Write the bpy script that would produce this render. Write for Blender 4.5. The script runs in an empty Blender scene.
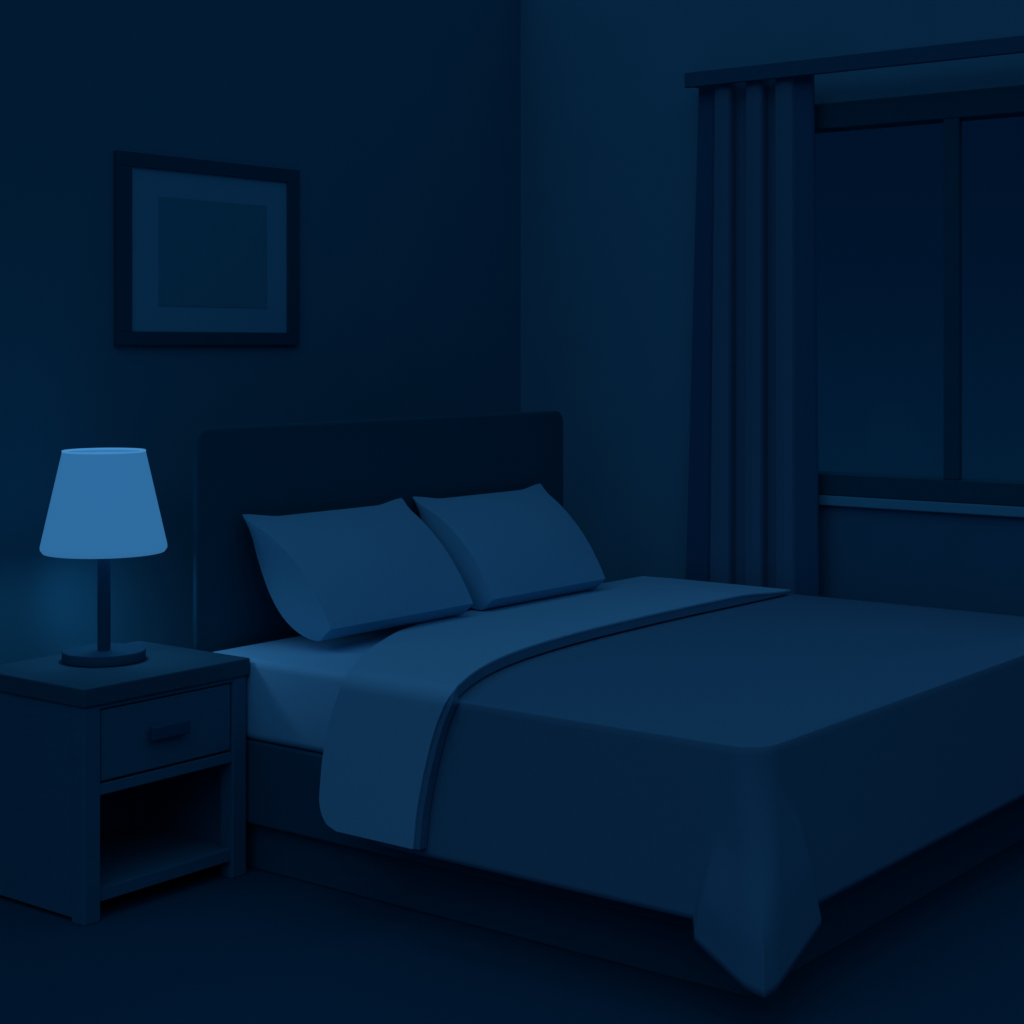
import bpy, bmesh, math
from mathutils import Vector, Matrix

scene = bpy.context.scene
COL = scene.collection

# ------------------------------------------------------------------ helpers
def lin(c):
    c = c / 255.0
    return c / 12.92 if c <= 0.04045 else ((c + 0.055) / 1.055) ** 2.4

def rgb(r, g, b):
    return (r, g, b, 1.0)

def mat(name, color, rough=0.9, var=0.06, scale=30.0, spec=0.1, sheen=0.0, bump=0.0, stretch=(1, 1, 1)):
    """Procedural material: base colour gently broken up by noise, optional bump."""
    m = bpy.data.materials.new(name)
    m.use_nodes = True
    nt = m.node_tree
    b = nt.nodes['Principled BSDF']
    b.inputs['Roughness'].default_value = rough
    b.inputs['Specular IOR Level'].default_value = spec
    if sheen:
        b.inputs['Sheen Weight'].default_value = sheen
    tc = nt.nodes.new('ShaderNodeTexCoord')
    mp = nt.nodes.new('ShaderNodeMapping')
    mp.inputs['Scale'].default_value = stretch
    nz = nt.nodes.new('ShaderNodeTexNoise')
    nz.inputs['Scale'].default_value = scale
    nz.inputs['Detail'].default_value = 3.0
    rp = nt.nodes.new('ShaderNodeValToRGB')
    rp.color_ramp.elements[0].position = 0.3
    rp.color_ramp.elements[1].position = 0.7
    rp.color_ramp.elements[0].color = [c * (1 - var) for c in color[:3]] + [1]
    rp.color_ramp.elements[1].color = [min(1, c * (1 + var)) for c in color[:3]] + [1]
    nt.links.new(tc.outputs['Object'], mp.inputs['Vector'])
    nt.links.new(mp.outputs['Vector'], nz.inputs['Vector'])
    nt.links.new(nz.outputs['Fac'], rp.inputs['Fac'])
    nt.links.new(rp.outputs['Color'], b.inputs['Base Color'])
    if bump:
        bp = nt.nodes.new('ShaderNodeBump')
        bp.inputs['Strength'].default_value = bump
        bp.inputs['Distance'].default_value = 0.002
        nt.links.new(nz.outputs['Fac'], bp.inputs['Height'])
        nt.links.new(bp.outputs['Normal'], b.inputs['Normal'])
    return m

def emis(name, base, color, strength):
    m = bpy.data.materials.new(name)
    m.use_nodes = True
    b = m.node_tree.nodes['Principled BSDF']
    b.inputs['Base Color'].default_value = base
    b.inputs['Roughness'].default_value = 0.9
    b.inputs['Specular IOR Level'].default_value = 0.05
    b.inputs['Emission Color'].default_value = color
    b.inputs['Emission Strength'].default_value = strength
    return m

def obj(name, bm, m, parent=None, loc=(0, 0, 0), smooth=False):
    bmesh.ops.recalc_face_normals(bm, faces=bm.faces[:])
    me = bpy.data.meshes.new(name)
    bm.to_mesh(me)
    bm.free()
    me.materials.append(m)
    if smooth:
        for p in me.polygons:
            p.use_smooth = True
        me.set_sharp_from_angle(angle=math.radians(40))
    o = bpy.data.objects.new(name, me)
    COL.objects.link(o)
    o.location = loc
    if parent:
        o.parent = parent
    return o

def thing(name, label, cat, loc, group=None):
    o = bpy.data.objects.new(name, None)
    COL.objects.link(o)
    o.empty_display_size = 0.1
    o.location = loc
    tag(o, label, cat, group)
    return o

def tag(o, label, cat, group=None):
    o['label'] = label
    o['category'] = cat
    if group:
        o['group'] = group
    return o

def struct(o, label=None, cat=None):
    o['kind'] = 'structure'
    if label:
        o['label'] = label
    if cat:
        o['category'] = cat
    return o

def box(bm, lo, hi, bevel=0.0, seg=2):
    r = bmesh.ops.create_cube(bm, size=1.0)
    vs = r['verts']
    for v in vs:
        v.co = Vector([lo[i] + (v.co[i] + 0.5) * (hi[i] - lo[i]) for i in range(3)])
    if bevel:
        es = list({e for v in vs for e in v.link_edges})
        bmesh.ops.bevel(bm, geom=es, offset=bevel, segments=seg, profile=0.5, affect='EDGES')

def boxbm(lo, hi, bevel=0.0, seg=2):
    bm = bmesh.new()
    box(bm, lo, hi, bevel, seg)
    return bm

def lathe(profile, seg=64, close=True):
    """profile: list of (r, z); closed into a ring surface when close is set."""
    bm = bmesh.new()
    rings = []
    for r, z in profile:
        if r < 1e-6:
            rings.append([bm.verts.new((0, 0, z))])
        else:
            rings.append([bm.verts.new((r * math.cos(2 * math.pi * i / seg), r * math.sin(2 * math.pi * i / seg), z)) for i in range(seg)])
    n = len(rings)
    for k in range(n if close else n - 1):
        a, b = rings[k], rings[(k + 1) % n]
        for i in range(seg):
            j = (i + 1) % seg
            if len(a) == 1 and len(b) == 1:
                break
            if len(a) == 1:
                bm.faces.new((a[0], b[j], b[i]))
            elif len(b) == 1:
                bm.faces.new((a[i], a[j], b[0]))
            else:
                bm.faces.new((a[i], a[j], b[j], b[i]))
    return bm

def grid_solid(P, N, t):
    """Closed slab from a 2-D grid of points P, thickened along -N by t[j] per column."""
    bm = bmesh.new()
    ny, nx = len(P), len(P[0])
    A = [[bm.verts.new(P[j][i]) for i in range(nx)] for j in range(ny)]
    B = [[bm.verts.new(Vector(P[j][i]) - Vector(N[j][i]) * t[j][i]) for i in range(nx)] for j in range(ny)]
    for j in range(ny - 1):
        for i in range(nx - 1):
            bm.faces.new((A[j][i], A[j][i + 1], A[j + 1][i + 1], A[j + 1][i]))
            bm.faces.new((B[j][i], B[j + 1][i], B[j + 1][i + 1], B[j][i + 1]))
    for j in range(ny - 1):
        bm.faces.new((A[j][0], A[j + 1][0], B[j + 1][0], B[j][0]))
        bm.faces.new((A[j][-1], B[j][-1], B[j + 1][-1], A[j + 1][-1]))
    for i in range(nx - 1):
        bm.faces.new((A[0][i], B[0][i], B[0][i + 1], A[0][i + 1]))
        bm.faces.new((A[-1][i], A[-1][i + 1], B[-1][i + 1], B[-1][i]))
    return bm

def lerp(a, b, t):
    return a + (b - a) * t

def smooth(t):
    t = max(0.0, min(1.0, t))
    return t * t * (3 - 2 * t)

def interp(x, table):
    if x <= table[0][0]:
        return table[0][1]
    for (x0, y0), (x1, y1) in zip(table, table[1:]):
        if x <= x1:
            return lerp(y0, y1, smooth((x - x0) / (x1 - x0)) * 0.5 + 0.5 * (x - x0) / (x1 - x0))
    return table[-1][1]

# ------------------------------------------------------------------ materials
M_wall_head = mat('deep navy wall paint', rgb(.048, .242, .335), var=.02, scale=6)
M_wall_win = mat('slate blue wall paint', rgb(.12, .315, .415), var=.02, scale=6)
M_apron = mat('dark blue panel paint', rgb(.06, .20, .29), var=.02, scale=8)
M_sill = mat('blue sill paint', rgb(.16, .42, .53), var=.02, scale=10)
M_floor = mat('midnight carpet', rgb(.006, .095, .155), var=.06, scale=220, bump=.2)
M_headboard = mat('near black upholstery', rgb(.008, .122, .172), var=.03, scale=120, bump=.1)
M_frame = mat('dark bed frame fabric', rgb(.010, .125, .185), var=.03, scale=60)
M_sheet = mat('pale blue sheet cotton', rgb(.33, .62, .78), var=.02, scale=90)
M_mattress = mat('blue fitted sheet', rgb(.34, .66, .84), var=.02, scale=90)
M_pillow = mat('blue pillowcase cotton', rgb(.235, .505, .66), var=.02, scale=90)
M_blanket = mat('dark blue blanket', rgb(.140, .29, .405), var=.03, scale=120)
M_night = mat('dark navy stained wood', rgb(.04, .205, .30), var=.05, scale=14, stretch=(1, 1, 8))
M_ntop = mat('table top wood darkened for lamp light', rgb(.040, .135, .185), var=.05, scale=14, stretch=(1, 8, 8))  # darker than the body wood to hold down the lamp light
M_handle = mat('black drawer pull', rgb(.01, .12, .20), rough=.6, var=.03)
M_lampmetal = mat('dark navy lamp metal', rgb(.03, .115, .17), rough=.75, var=.03, spec=.05)
M_pframe = mat('black picture frame wood', rgb(.005, .10, .155), var=.03, scale=40)
M_mount = mat('blue picture mount board', rgb(.15, .43, .57), var=.02, scale=60)
M_print = mat('plain dark blue print', rgb(.075, .32, .42), var=.03, scale=20)
M_curtain = mat('blue curtain cloth', rgb(.11, .212, .305), var=.03, scale=140)
M_edge_shade = mat('curtain cloth with fold shade', rgb(.03, .135, .23), var=.03, scale=140)  # shade of the outer folds put into a darker cloth colour
M_rail = mat('dark curtain rail paint', rgb(.02, .135, .21), var=.03, scale=30)
M_winframe = mat('black window frame paint', rgb(.007, .105, .15), var=.03, scale=30)

EXPO = 8.0
def em(r, g, b):
    return (lin(r) * EXPO, lin(g) * EXPO, lin(b) * EXPO, 1)
M_shade = emis('glowing blue lampshade', rgb(.05, .15, .22), em(46, 105, 155), 1.0)
M_rim = emis('lampshade rim tape', rgb(.1, .2, .3), em(66, 132, 184), 1.0)
M_diff = emis('lampshade top diffuser', rgb(.1, .2, .3), em(72, 140, 192), 1.0)
M_bulb = emis('lit bulb', rgb(.3, .5, .7), em(150, 190, 220), 2.0)

M_glass = bpy.data.materials.new('window glass')
M_glass.use_nodes = True
_nt = M_glass.node_tree
for _n in list(_nt.nodes):
    _nt.nodes.remove(_n)
_o = _nt.nodes.new('ShaderNodeOutputMaterial')
_t = _nt.nodes.new('ShaderNodeBsdfTransparent')
_t.inputs['Color'].default_value = (.97, .985, 1, 1)
_g = _nt.nodes.new('ShaderNodeBsdfGlossy')
_g.inputs['Roughness'].default_value = .05
_mx = _nt.nodes.new('ShaderNodeMixShader')
_mx.inputs['Fac'].default_value = .003
_nt.links.new(_t.outputs[0], _mx.inputs[1])
_nt.links.new(_g.outputs[0], _mx.inputs[2])
_nt.links.new(_mx.outputs[0], _o.inputs['Surface'])

# ------------------------------------------------------------------ the room
XW, YW, HC = 5.30, 4.08, 2.9          # window wall x, headboard wall y, wall height
X0, Y0 = -0.6, -0.6

struct(obj('floor', boxbm((X0, Y0, -.1), (XW + .15, YW + .15, 0)), M_floor))
struct(obj('wall_back', boxbm((X0, YW, 0), (XW, YW + .15, HC)), M_wall_head))

# window wall with an opening
WY0, WY1, WZ0, WZ1 = 1.47, 3.17, .90, 2.205
bm = bmesh.new()
box(bm, (XW, Y0, 0), (XW + .15, WY0, HC))
box(bm, (XW, WY1, 0), (XW + .15, YW + .15, HC))
box(bm, (XW, WY0, 0), (XW + .15, WY1, WZ0))
box(bm, (XW, WY0, WZ1), (XW + .15, WY1, HC))
struct(obj('wall_right', bm, M_wall_win))

# window: outer frame, mullion, two panes
w = struct(thing('window_1', 'black framed window of two tall panes onto the night sky', 'window', (XW, (WY0 + WY1) / 2, WZ0)))
def wl(y, z, x=0.0):
    return (x, y - (WY0 + WY1) / 2, z - WZ0)
fx0, fx1 = -.04, .06
bm = bmesh.new()
def wbox(y0, y1, z0, z1, x0=fx0, x1=fx1, b=.004):
    a, c = wl(y0, z0, x0), wl(y1, z1, x1)
    box(bm, a, c, b)
FT, FB, FS = .086, .072, .07
wbox(WY0, WY1, WZ1 - FT, WZ1)
wbox(WY0, WY1, WZ0, WZ0 + FB)
wbox(WY0, WY0 + FS, WZ0 + FB, WZ1 - FT)
wbox(WY1 - FS, WY1, WZ0 + FB, WZ1 - FT)
obj('window_frame', bm, M_winframe, w)
bm = bmesh.new()
wbox(2.300, 2.353, WZ0 + FB, WZ1 - FT, -.04, -.012)
obj('mullion', bm, M_winframe, w)
for y0, y1 in ((WY0 + FS, 2.326), (2.327, WY1 - FS)):
    bm = bmesh.new()
    wbox(y0, y1, WZ0 + FB, WZ1 - FT, -.004, .004, 0)
    obj('pane', bm, M_glass, w)

# pale strip of sill moulding under the frame, dark panel beneath it
struct(obj('trim_1', boxbm((XW - .040, 1.42, .866), (XW, 3.22, .90), .004), M_sill))
struct(obj('trim_2', boxbm((XW - .02, 1.42, .0), (XW, 3.0, .866)), M_apron))

# ------------------------------------------------------------------ curtain and rail
RX = XW - .14
rail = tag(thing('curtain_rail', '', '', (XW, 2.2, 2.288)), 'flat dark rail above the window carrying the pleated curtain', 'curtain rail')
obj('bar', boxbm((RX - XW, 1.15 - 2.2, 0), (RX + .018 - XW, 3.260 - 2.2, .052), .003), M_rail, rail)
for y in (3.2545, 1.158):
    obj('bracket', boxbm((RX + .016 - XW, y - .004 - 2.2, .008), (-.001, y + .004 - 2.2, .044)), M_rail, rail)

# pleated cloth: three flat pleats standing forward with recesses between them, outer edges coloured dark as fold shade
top_y = [3.221, 3.153, 3.094, 3.031, 2.970, 2.920, 2.852, 2.782]
bot_y = [3.275, 3.174, 3.098, 3.035, 2.973, 2.916, 2.848, 2.762]
FRONT, BACK = XW - .113, XW - .064
def curtain_profile(ys):
    pts = [(FRONT + .012, ys[1] + .006)]
    for k in (1, 3, 5):
        pts += [(FRONT, ys[k] - .004), (FRONT - .003, (ys[k] + ys[k + 1]) / 2), (FRONT, ys[k + 1] + .004)]
        if k < 5:
            pts += [(FRONT + .008, ys[k + 1]), (BACK - .008, ys[k + 1] - .002), (BACK, ys[k + 1] - .010), (BACK, ys[k + 2] + .010), (BACK - .008, ys[k + 2] + .002), (FRONT + .008, ys[k + 2])]
    pts += [(FRONT + .008, ys[6])]
    return pts
def far_shaded_edge(ys):
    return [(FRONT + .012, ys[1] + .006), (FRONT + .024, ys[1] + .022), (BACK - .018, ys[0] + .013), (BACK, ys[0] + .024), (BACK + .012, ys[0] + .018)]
def near_shaded_edge(ys):
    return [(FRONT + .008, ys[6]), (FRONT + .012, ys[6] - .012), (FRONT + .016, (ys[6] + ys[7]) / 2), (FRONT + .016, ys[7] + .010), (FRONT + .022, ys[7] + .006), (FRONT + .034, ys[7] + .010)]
ZT, ZB = 2.322, .06
def cloth(name, prof, m, parent):
    bm = bmesh.new()
    V = []
    for j in range(13):
        t = j / 12
        z = lerp(ZT, ZB, t)
        tt = min(1, t * 1.3)
        ys = [lerp(a, b, tt) for a, b in zip(top_y, bot_y)]
        V.append([bm.verts.new((x - XW, y - 3.0, z - ZB)) for x, y in prof(ys)])
    for j in range(12):
        for i in range(len(V[0]) - 1):
            bm.faces.new((V[j][i], V[j][i + 1], V[j + 1][i + 1], V[j + 1][i]))
    o = obj(name, bm, m, parent)
    md = o.modifiers.new('thickness', 'SOLIDIFY')
    md.thickness = .003
    md.offset = 0
    return o
cur = thing('curtain', 'long blue pleated curtain hanging at the side of the window', 'curtain', (XW, 3.0, ZB))
cloth('cloth', curtain_profile, M_curtain, cur)
for pf in (far_shaded_edge, near_shaded_edge):
    cloth('shaded_edge', pf, M_edge_shade, cur)['label'] = 'curtain edge with fold shade put into its darker colour'

# ------------------------------------------------------------------ picture
px0, px1, pz0, pz1 = 3.347, 4.101, 1.400, 1.969
pic = thing('framed_picture', 'black framed picture with blue mount and plain dark square on the wall', 'picture', ((px0 + px1) / 2, YW, pz0))
def prect(x0, x1, z0, z1, ya, yb, b=0.0):
    cx = (px0 + px1) / 2
    return boxbm((x0 - cx, -yb, z0 - pz0), (x1 - cx, -ya, z1 - pz0), b)
bm = bmesh.new()
cx = (px0 + px1) / 2
fl, fr, ft, fb = .057, .054, .042, .040
for a in ((px0, px1, pz1 - ft, pz1), (px0, px1, pz0, pz0 + fb), (px0, px0 + fl, pz0 + fb, pz1 - ft), (px1 - fr, px1, pz0 + fb, pz1 - ft)):
    box(bm, (a[0] - cx, -.016, a[2] - pz0), (a[1] - cx, -.001, a[3] - pz0), .001)
obj('frame', bm, M_pframe, pic)
obj('mount', prect(px0 + fl, px1 - fr, pz0 + fb, pz1 - ft, .001, .009), M_mount, pic)
obj('print', prect(3.510, 3.957, 1.518, 1.845, .009, .0105), M_print, pic)

# ------------------------------------------------------------------ nightstand
nx0, nx1, ny0, ny1, nz = 2.704, 3.25, 3.405, 3.85, .572
ns = thing('nightstand', 'dark navy nightstand with one drawer and an open compartment beside the bed', 'nightstand', ((nx0 + nx1) / 2, (ny0 + ny1) / 2, 0))
ncx, ncy = (nx0 + nx1) / 2, (ny0 + ny1) / 2
def nb(name, lo, hi, m=M_night, b=.003, parent=None):
    return obj(name, boxbm((lo[0] - ncx, lo[1] - ncy, lo[2]), (hi[0] - ncx, hi[1] - ncy, hi[2]), b), m, parent or ns)
TT = .045
nb('top', (nx0, ny0, nz - TT), (nx1, ny1, nz), M_ntop)
o_ = .006                               # carcass stands just inside the top
lx0, lx1, ly0, ly1 = nx0 + o_, nx1 - o_ - .002, ny0 + o_, ny1 - o_
P = .049
for x in (lx0, lx1 - P):
    for y in (ly0, ly1 - P):
        nb('leg', (x, y, 0), (x + P, y + P, nz - TT))
nb('side_panel', (lx0 + .001, ly0 + P, .012), (lx0 + .020, ly1 - P, nz - TT), b=.001)
nb('side_panel', (lx1 - .020, ly0 + P, .0 + .03), (lx1 - .004, ly1 - P, nz - TT), b=.001)
nb('back_panel', (lx0 + P, ly1 - .018, .05), (lx1 - P, ly1 - .004, nz - TT), b=.001)
nb('rail', (lx0 + P, ly0 + .002, .306), (lx1 - P, ly0 + .022, .332), b=.001)
nb('drawer_shelf', (lx0 + .020, ly0 + .022, .306), (lx1 - .020, ly1 - .020, .322), b=.001)
nb('bottom_shelf', (lx0 + .020, ly0 + .022, .055), (lx1 - .020, ly1 - .020, .072), b=.001)
nb('bottom_rail', (lx0 + P, ly0 + .008, .045), (lx1 - P, ly0 + .022, .076), b=.001)
nb('rail', (lx0 + P, ly0 + .002, nz - TT - .011), (lx1 - P, ly0 + .022, nz - TT), b=.0)
dr = nb('drawer', (lx0 + P + .005, ly0 + .004, .338), (lx1 - P - .005, ly0 + .024, nz - TT - .016), b=.003)
bm = bmesh.new()
hx, hz = (lx0 + lx1) / 2 - ncx - .006, .430
box(bm, (hx - .062, ly0 - .018 - ncy, hz - .018), (hx + .062, ly0 - .006 - ncy, hz + .018), .004)
box(bm, (hx - .045, ly0 - .007 - ncy, hz - .008), (hx - .030, ly0 + .005 - ncy, hz + .008))
box(bm, (hx + .030, ly0 - .007 - ncy, hz - .008), (hx + .045, ly0 + .005 - ncy, hz + .008))
obj('handle', bm, M_handle, dr)

# ------------------------------------------------------------------ lamp
LX, LY = 2.990, 3.683
lp = thing('table_lamp', 'table lamp with glowing blue tapered shade on the nightstand', 'lamp', (LX, LY, nz))
obj('base', lathe([(0, 0), (.103, 0), (.1075, .003), (.1075, .024), (.105, .027), (0, .027)], 96, False), M_lampmetal, lp, smooth=True)
obj('pole', lathe([(0, .027), (.0170, .027), (.0170, .36), (0, .36)], 32, False), M_lampmetal, lp, smooth=True)
sb, st = .286, .550
sh = obj('lamp_shade', lathe([(.146, sb - .002), (.157, sb - .001), (.163, sb + .007), (.1635, sb + .015), (.107, st), (.1045, st), (.160, sb + .015), (.1585, sb + .009), (.153, sb + .003), (.146, sb + .002)], 96), M_shade, lp, smooth=True)
obj('rim', lathe([(.1075, st - .003), (.1082, st), (.1075, st + .002), (.104, st + .002), (.104, st - .003)], 96), M_rim, sh, smooth=True)
obj('diffuser', lathe([(0, st - .012), (.104, st - .012), (.104, st - .010), (0, st - .010)], 96, False), M_diff, lp, smooth=False)
obj('bulb', lathe([(0, .36), (.014, .36), (.016, .385), (.03, .42), (.031, .44), (.022, .462), (0, .47)], 32, False), M_bulb, lp, smooth=True)
pl = bpy.data.lights.new('lamp_light', 'POINT')
pl.energy = 10.0
pl.color = (.24, .56, .92)
pl.shadow_soft_size = .045
plo = bpy.data.objects.new('lamp_light', pl)
COL.objects.link(plo)
plo.parent = lp
plo.location = (.05, .05, .338)
# added spot inside the shade throws a glow down and back onto the wall
spl = bpy.data.lights.new('wall_glow_spot', 'SPOT')
spl.energy = 26.0
spl.color = (.19, .47, .95)
spl.spot_size = math.radians(96)
spl.spot_blend = 1.0
spl.shadow_soft_size = .05
spo = bpy.data.objects.new('wall_glow_spot', spl)
COL.objects.link(spo)
spo.parent = lp
spo.location = (.03, .05, .322)
spo.rotation_euler = Vector((.40, .30, -.19)).to_track_quat('-Z', 'Y').to_euler()

# ------------------------------------------------------------------ bed frame
BX0, BX1, BY0, BY1 = 3.255, 5.06, 1.88, 3.63
bed = thing('bed', 'near black bed frame with a tall round cornered headboard', 'bed', ((BX0 + BX1) / 2, (BY0 + BY1) / 2, 0))
bcx, bcy = (BX0 + BX1) / 2, (BY0 + BY1) / 2
def bb(name, lo, hi, m=M_frame, b=.006):
    return obj(name, boxbm((lo[0] - bcx, lo[1] - bcy, lo[2]), (hi[0] - bcx, hi[1] - bcy, hi[2]), b), m, bed)
# headboard with rounded upper corners
hx0, hx1, hz1, hy0, hy1 = 3.266, 4.968, 1.172, 3.632, 3.650
bm = bmesh.new()
R_ = .045
pts = [(hx0, 0.0)]
for k in range(9):
    a = math.pi - k * math.pi / 16
    pts.append((hx0 + R_ + R_ * math.cos(a), hz1 - R_ + R_ * math.sin(a)))
for k in range(9):
    a = math.pi / 2 - k * math.pi / 16
    pts.append((hx1 - R_ + R_ * math.cos(a), hz1 - R_ + R_ * math.sin(a)))
pts.append((hx1, 0.0))
fv = [bm.verts.new((x - bcx, hy0 - bcy, z)) for x, z in pts]
bv = [bm.verts.new((x - bcx, hy1 - bcy, z)) for x, z in pts]
bm.faces.new(fv)
bm.faces.new(bv[::-1])
for i in range(len(pts)):
    j = (i + 1) % len(pts)
    bm.faces.new((fv[i], bv[i], bv[j], fv[j]))
bmesh.ops.recalc_face_normals(bm, faces=bm.faces[:])
es = [e for e in bm.edges if len(e.link_faces) == 2 and e.calc_face_angle() > 1.2]
bmesh.ops.bevel(bm, geom=es, offset=.008, segments=2, profile=.5, affect='EDGES')
obj('headboard', bm, M_headboard, bed)
bb('side_rail', (BX0, BY0, .13), (BX0 + .03, BY1, .350))
bb('side_rail', (BX1 - .03, BY0, .13), (BX1, BY1, .350))
bb('foot_rail', (BX0 + .03, BY0, .13), (BX1 - .03, BY0 + .03, .350))
bb('slat_deck', (BX0 + .03, BY0 + .03, .30), (BX1 - .03, BY1, .350))
bb('plinth', (BX0 + .03, BY0 + .03, 0), (BX1 - .03, BY1 - .05, .30))

# ------------------------------------------------------------------ mattress
mo = obj('mattress', boxbm((3.252 - bcx, 1.93 - bcy, 0), (5.075 - bcx, 3.590 - bcy, .217), .024, 4), M_mattress, None, (bcx, bcy, .351), smooth=True)
tag(mo, 'thick mattress in a pale blue fitted sheet showing at the head of the bed', 'mattress')
ZM = .58

# ------------------------------------------------------------------ blanket with a hanging corner
QX0, QX1, QYF = 3.120, 5.148, 1.790
QH0, QH1 = 2.86, 2.98                   # head edge on the near and far side, under the folded sheet
ZQ = .580
EDGE_R, HEM = .007, .205
# plan outline as signed distances from the near foot corner: negative along the near side, positive along the foot
sig = [-(QH0 - QYF) + k * ((QH0 - QYF) - .45) / 12 for k in range(12)]
sig += [-.45 + k * .30 / 30 for k in range(30)]
sig += [-.15 + k * .42 / 84 for k in range(84)]
sig += [.27 + k * .33 / 24 for k in range(24)]
WF = QX1 - QX0
sig += [.60 + k * (WF - .60 - .10) / 10 for k in range(11)]
sig += [WF - .08 + k * .16 / 10 for k in range(11)]
sig += [WF + .10 + k * (QH1 - QYF - .10) / 8 for k in range(9)]
def plan(sg, r):
    """Point and outward normal at signed distance sg with corner radius r."""
    def corner(t, cx_, cy_, a0):
        a = a0 + t * math.pi / 2
        return cx_ + r * math.cos(a), cy_ + r * math.sin(a), math.cos(a), math.sin(a)
    if sg <= -r:
        return QX0, QYF - sg, -1, 0
    if sg < r:
        return corner((sg + r) / (2 * r), QX0 + r, QYF + r, math.pi)
    if sg <= WF - r:
        return QX0 + sg, QYF, 0, -1
    if sg < WF + r:
        return corner((sg - WF + r) / (2 * r), QX1 - r, QYF + r, 1.5 * math.pi)
    return QX1, QYF + sg - WF, 1, 0
def flap_w(sg, d):
    """Half width of the hanging corner fold at depth d (0 top, 1 hem)."""
    if sg < 0:
        return interp(d, [(0, .01), (.25, .05), (.5, .118), (1, .160)])
    return interp(d, [(0, .01), (.2, .075), (.5, .175), (.8, .216), (1, .240)])
R_TOP = .075
rowsP = []
for k in range(2):                      # eased upper edge
    a = (k / 2) * math.pi / 2
    row = []
    for sg in sig:
        x, y, nx, ny = plan(sg, R_TOP)
        c_ = EDGE_R * (1 - math.sin(a))
        row.append((x - nx * c_, y - ny * c_, ZQ - EDGE_R * (1 - math.cos(a))))
    rowsP.append(row)
NR = 30
for k in range(NR):
    d = k / (NR - 1)
    row = []
    for sg in sig:
        x, y, nx, ny = plan(sg, lerp(R_TOP, .022, smooth(d)))
        w_ = flap_w(sg, d)
        q = abs(sg) / w_
        f = smooth((w_ - abs(sg)) / .018)
        hem = HEM
        if q < 1.2:
            hem = HEM - (.026 + .089 * max(0, 1 - q) ** 1.0) * f
        z = lerp(ZQ - EDGE_R, hem, d)
        grow = lerp(smooth((d - .42) / .4), smooth((d - .12) / .6), smooth((sg + .07) / .14))
        if abs(sg) < .3:                # the hanging corner comes to a point
            mm = max(abs(nx), abs(ny))
            mm = lerp(1, mm, smooth((d - .3) / .5))
            nx, ny = nx / mm, ny / mm
        off = .021 * grow * f + .010 * d * f * max(0, 1 - q)
        row.append((x + nx * off, y + ny * off, z))
    rowsP.append(row)
bm = bmesh.new()
V = [[bm.verts.new(p) for p in row] for row in rowsP]
for j in range(len(V) - 1):
    for i in range(len(sig) - 1):
        bm.faces.new((V[j][i], V[j][i + 1], V[j + 1][i + 1], V[j + 1][i]))
bm.faces.new(V[0])
o = obj('blanket', bm, M_blanket, smooth=True)
md = o.modifiers.new('thickness', 'SOLIDIFY')
md.thickness = .010
md.offset = -1
tag(o, 'dark blue blanket spread over the bed with its corner hanging low at the foot', 'blanket')

# ------------------------------------------------------------------ turned-down sheet
FX0, FX1, FZ = 3.086, 5.112, .616
FR = .044
path = []                               # (x, z, nx, nz) across the bed, from the near hem to the far hem
NZ = 34
hemz = .228
for k in range(NZ):
    path.append((FX0, lerp(hemz, FZ - FR, k / NZ), -1, 0))
for k in range(12):
    a = math.pi - (k / 12) * math.pi / 2
    path.append((FX0 + FR + FR * math.cos(a), FZ - FR + FR * math.sin(a), math.cos(a), math.sin(a)))
for k in range(48):
    path.append((lerp(FX0 + FR, FX1, k / 48), FZ, 0, 1))
path.append((FX1, FZ, 0, 1))
sl = [0.0]
for a, b in zip(path, path[1:]):
    sl.append(sl[-1] + math.hypot(b[0] - a[0], b[1] - a[1]))
foot_tab = [(0, 2.692), (.034, 2.688), (.069, 2.684), (.103, 2.678), (.138, 2.670), (.172, 2.662), (.206, 2.652), (.241, 2.642), (.275, 2.630), (.31, 2.616), (.344, 2.598), (.361, 2.589), (.373, 2.585), (.384, 2.583), (.396, 2.584), (.407, 2.588), (.455, 2.612), (.496, 2.634), (.538, 2.654), (.60, 2.682), (.662, 2.706), (.725, 2.728), (.787, 2.746), (.85, 2.761), (.912, 2.774), (1.037, 2.794), (1.161, 2.808), (1.286, 2.817), (1.411, 2.822), (1.6, 2.827), (1.85, 2.827), (2.159, 2.819), (9, 2.81)]
head_tab = [(0, 2.997), (.069, 2.994), (.103, 2.991), (.138, 2.987), (.172, 2.982), (.206, 2.975), (.241, 2.966), (.275, 2.954), (.31, 2.940), (.344, 2.924), (.361, 2.918), (.384, 2.917), (.407, 2.924), (.455, 2.955), (.538, 3.014), (.60, 3.059), (.70, 3.128), (.80, 3.192), (.9, 3.246), (1.0, 3.292), (1.2, 3.345), (1.5, 3.380), (2.0, 3.40), (9, 3.40)]
def lin_interp(x, tab):
    for (x0, y0), (x1, y1) in zip(tab, tab[1:]):
        if x <= x1:
            return lerp(y0, y1, (x - x0) / (x1 - x0))
    return tab[-1][1]
P, N, T = [], [], []
NV = 16
TH = .030
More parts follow.
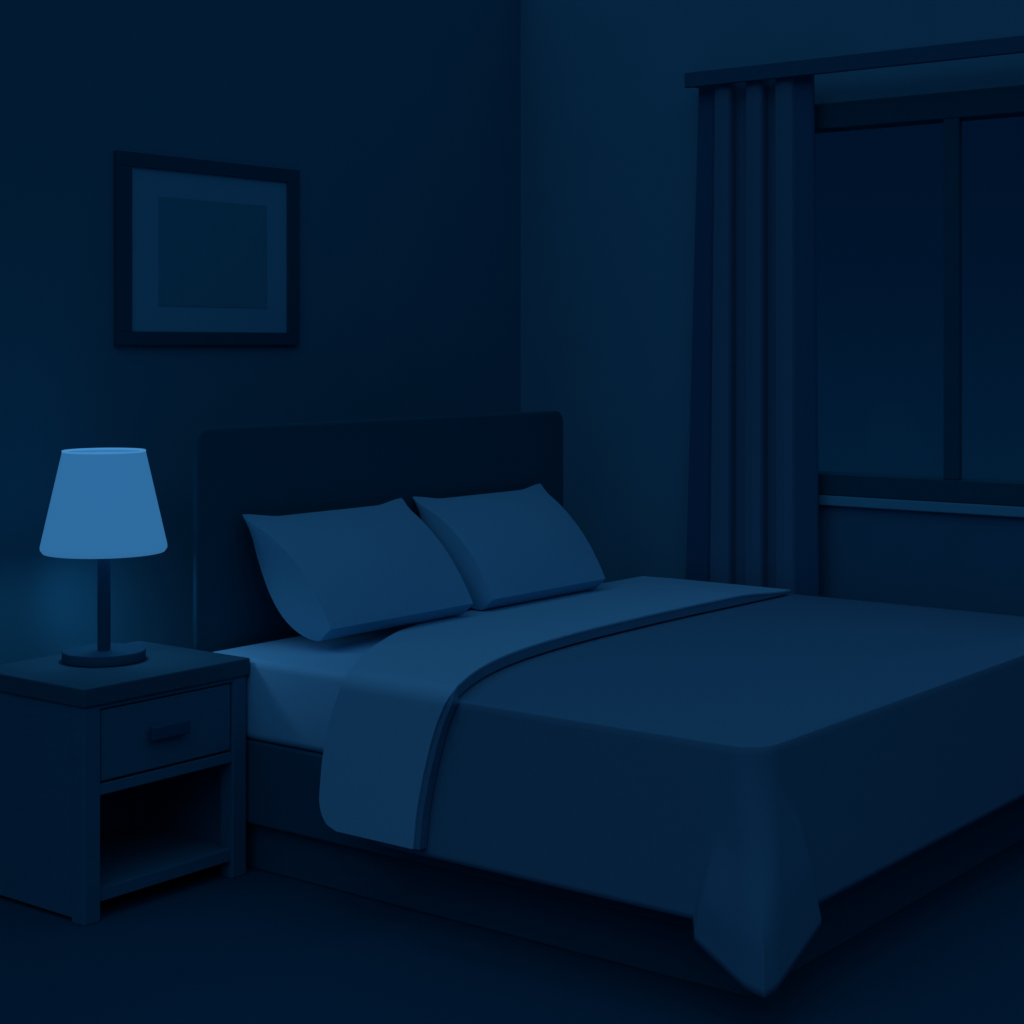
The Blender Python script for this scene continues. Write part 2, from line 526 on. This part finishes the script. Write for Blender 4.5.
for (x, z, nx, nz_), s in zip(path, sl):
    yf, yh = lin_interp(s, foot_tab), lin_interp(s, head_tab)
    if s < .075:                        # rounded lower corner on the head side
        yh -= .060 * (1 - math.sqrt(max(0, 1 - (1 - s / .075) ** 2)))
    rp, rn, rt = [], [], []
    for v in range(NV + 1):
        t = v / NV
        y = lerp(yf, yh, t)
        zz = z
        thin = .020 * smooth((t - .15) / .85) * smooth((s - .40) / .5)
        thin = max(thin, .018 * smooth((x - 4.78) / .33))
        rp.append((x, y, zz - thin))
        rn.append((nx, 0, nz_))
        rt.append(TH - thin)
    P.append(rp)
    N.append(rn)
    T.append(rt)
SK = .005                               # the sheet itself is thin; the turned-back blanket lies under it
o = obj('folded_sheet', grid_solid(P, N, [[SK] * (NV + 1) for _ in P]), M_sheet, smooth=True)
tag(o, 'pale blue sheet turned down in a wide band across the bed', 'sheet')
P2, T2 = [], []
for pr, nr, tr in zip(P, N, T):
    p2r, t2r = [], []
    for v in range(NV + 1):
        p = Vector(pr[v]) - Vector(nr[v]) * (SK + .0004)
        if v == 0:
            p.y -= lerp(.016, -.002, smooth(max(0, nr[v][2])))
        if v == NV:
            p.y -= .006
        p2r.append(p)
        t2r.append(tr[v] - SK - .0004)
    P2.append(p2r)
    T2.append(t2r)
u = obj('turned_back_edge', grid_solid(P2, N, T2), M_blanket, o, smooth=True)
u['label'] = 'dark blue turned-back blanket edge under the sheet'

# ------------------------------------------------------------------ pillows
tilt = math.atan2(.322, .287)            # how far the pillows lean back
def pillow_bm(Wb, Wt, L, skew):
    """Plump leaning pillow: local x = width, y = up its slope, z = out of its front.
    Broad front and back faces meet in lens-shaped flanks; upper corners drawn out."""
    bm = bmesh.new()
    n, m = 32, 28
    def pos(u, w, side):
        hw = lerp(Wb, Wt, w) / 2
        x = u * hw * (1 - .018 * math.sin(math.pi * w)) + skew * w
        pk = smooth((abs(u) - .62) / .38)
        x += math.copysign(.012 * pk * smooth((w - .8) / .2), u)
        y = L * w + (.018 * pk - .003) * w ** 6
        plump = 1 - u * u
        if side > 0:
            z = .052 * (1 - w) ** 1.7 + .045 * math.sin(math.pi * w ** 1.0) ** .9 * (1 + .45 * plump)
        else:
            z = -.080 * math.sin(math.pi * w ** .76) * (1 + .12 * plump)
        # ease the pinch towards the drawn-out upper corners
        z *= 1 - .55 * smooth((w - .78) / .22) * pk
        return Vector((x, y, z))
    us = [math.copysign(abs(-1 + 2 * i / n) ** .85, -1 + 2 * i / n) if i * 2 != n else 0 for i in range(n + 1)]
    ws = [smooth(j / m) * .5 + .5 * j / m for j in range(m + 1)]
    F = [[bm.verts.new(pos(u, w, 1)) for u in us] for w in ws]
    B = [[F[j][i] if j == m else bm.verts.new(pos(u, w, -1)) for i, u in enumerate(us)] for j, w in enumerate(ws)]
    for j in range(m):
        for i in range(n):
            bm.faces.new((F[j][i], F[j][i + 1], F[j + 1][i + 1], F[j + 1][i]))
            bm.faces.new((B[j][i], B[j + 1][i], B[j + 1][i + 1], B[j][i + 1]))
    NS = 4                              # flanks, slightly bulging, and the underside
    for i, sgn in ((0, -1), (n, 1)):
        cols = [[F[j][i] for j in range(m + 1)]]
        for k in range(1, NS):
            t = k / NS
            col = []
            for j in range(m + 1):
                if j == m:
                    col.append(F[m][i])
                else:
                    c = F[j][i].co.lerp(B[j][i].co, t)
                    c.x += sgn * .10 * math.sin(math.pi * t) * abs(F[j][i].co.z - B[j][i].co.z)
                    col.append(bm.verts.new(c))
            cols.append(col)
        cols.append([B[j][i] for j in range(m + 1)])
        for a, b in zip(cols, cols[1:]):
            for j in range(m):
                q = [a[j], a[j + 1], b[j + 1], b[j]]
                q = [v for k, v in enumerate(q) if v not in q[:k]]
                bm.faces.new(q)
        ends = [c[0] for c in cols]
        if i == 0:
            left_end = ends
        else:
            right_end = ends
    ring = F[0] + right_end[1:-1] + B[0][::-1] + left_end[1:-1][::-1]
    bm.faces.new(ring)
    low = min(v.co.y * math.sin(tilt) + v.co.z * math.cos(tilt) for v in bm.verts)
    for v in bm.verts:                  # local origin = the lowest line the pillow rests on
        v.co.y -= low * math.sin(tilt)
        v.co.z -= low * math.cos(tilt)
    return bm
pw = obj('pillow', pillow_bm(.603, .648, .420, .020), M_pillow, None, (3.728, 3.318, .599), smooth=True)
pw.rotation_euler = (tilt, 0, 0)
tag(pw, 'blue pillow on the lamp side propped against the headboard', 'pillow', 'pillows against the headboard')
p2 = obj('pillow', pillow_bm(.588, .640, .420, .046), M_pillow, None, (4.424, 3.322, .599), smooth=True)
p2.rotation_euler = (tilt, 0, 0)
tag(p2, 'blue pillow on the window side propped against the headboard', 'pillow', 'pillows against the headboard')

# ------------------------------------------------------------------ light
wd = bpy.data.worlds.new('night_sky')
scene.world = wd
wd.use_nodes = True
nt = wd.node_tree
bg = nt.nodes['Background']
tc = nt.nodes.new('ShaderNodeTexCoord')
sp = nt.nodes.new('ShaderNodeSeparateXYZ')
rp = nt.nodes.new('ShaderNodeValToRGB')
mr = nt.nodes.new('ShaderNodeMapRange')
mr.inputs['From Min'].default_value = -.2
mr.inputs['From Max'].default_value = 1.0
nt.links.new(tc.outputs['Generated'], sp.inputs[0])
nt.links.new(sp.outputs['Z'], mr.inputs['Value'])
nt.links.new(mr.outputs['Result'], rp.inputs['Fac'])
nt.links.new(rp.outputs['Color'], bg.inputs['Color'])
SKY = (.029, .100, .200)               # overhead sky radiance before exposure
cr = rp.color_ramp
def stop(z, c):
    e = cr.elements.new((z + .2) / 1.2)
    e.color = (c[0], c[1], c[2], 1)
def disp(r, g, b):
    return (lin(r), lin(g), lin(b))
cr.elements[0].color = (*disp(2, 30, 55), 1)
cr.elements[1].color = (*SKY, 1)
stop(-.06, disp(2, 29, 54))
stop(.02, disp(1, 23, 47))
stop(.10, disp(0, 19, 42))
stop(.22, disp(0, 19, 42))
stop(.45, SKY)
bg.inputs['Strength'].default_value = EXPO

sn = bpy.data.lights.new('fill_sun', 'SUN')  # added broad fill light from above the open room
sn.energy = 1.4
sn.color = (.16, .50, .98)
sn.angle = math.radians(60)
so = bpy.data.objects.new('fill_sun', sn)
COL.objects.link(so)
so.location = (0, 2, 5)
so.rotation_euler = Vector((.68, .16, -.68)).to_track_quat('-Z', 'Y').to_euler()

# ------------------------------------------------------------------ camera
VL, VR, HZ, CH = -1750.0, 1880.0, 345.0, 1.4
f = math.sqrt((VR - 512) * (512 - VL))
a = VR - 512
yaw = math.atan2(f, a)                  # heading from the +y axis towards +x
cam = bpy.data.cameras.new('camera')
cam.sensor_width = 36
cam.lens = f * 36 / 1024
cam.shift_y = (HZ - 512) / 1024
cam.clip_start = .05
co = bpy.data.objects.new('camera', cam)
COL.objects.link(co)
co.location = (0, 0, CH)
co.rotation_euler = (math.pi / 2, 0, -yaw)
scene.camera = co

vs = scene.view_settings
vs.view_transform = 'Standard'
vs.look = 'None'
vs.gamma = 1
vs.exposure = -3.0
vs.use_curve_mapping = False
scene.cycles.use_denoising = True
scene.cycles.light_sampling_threshold = 0.0
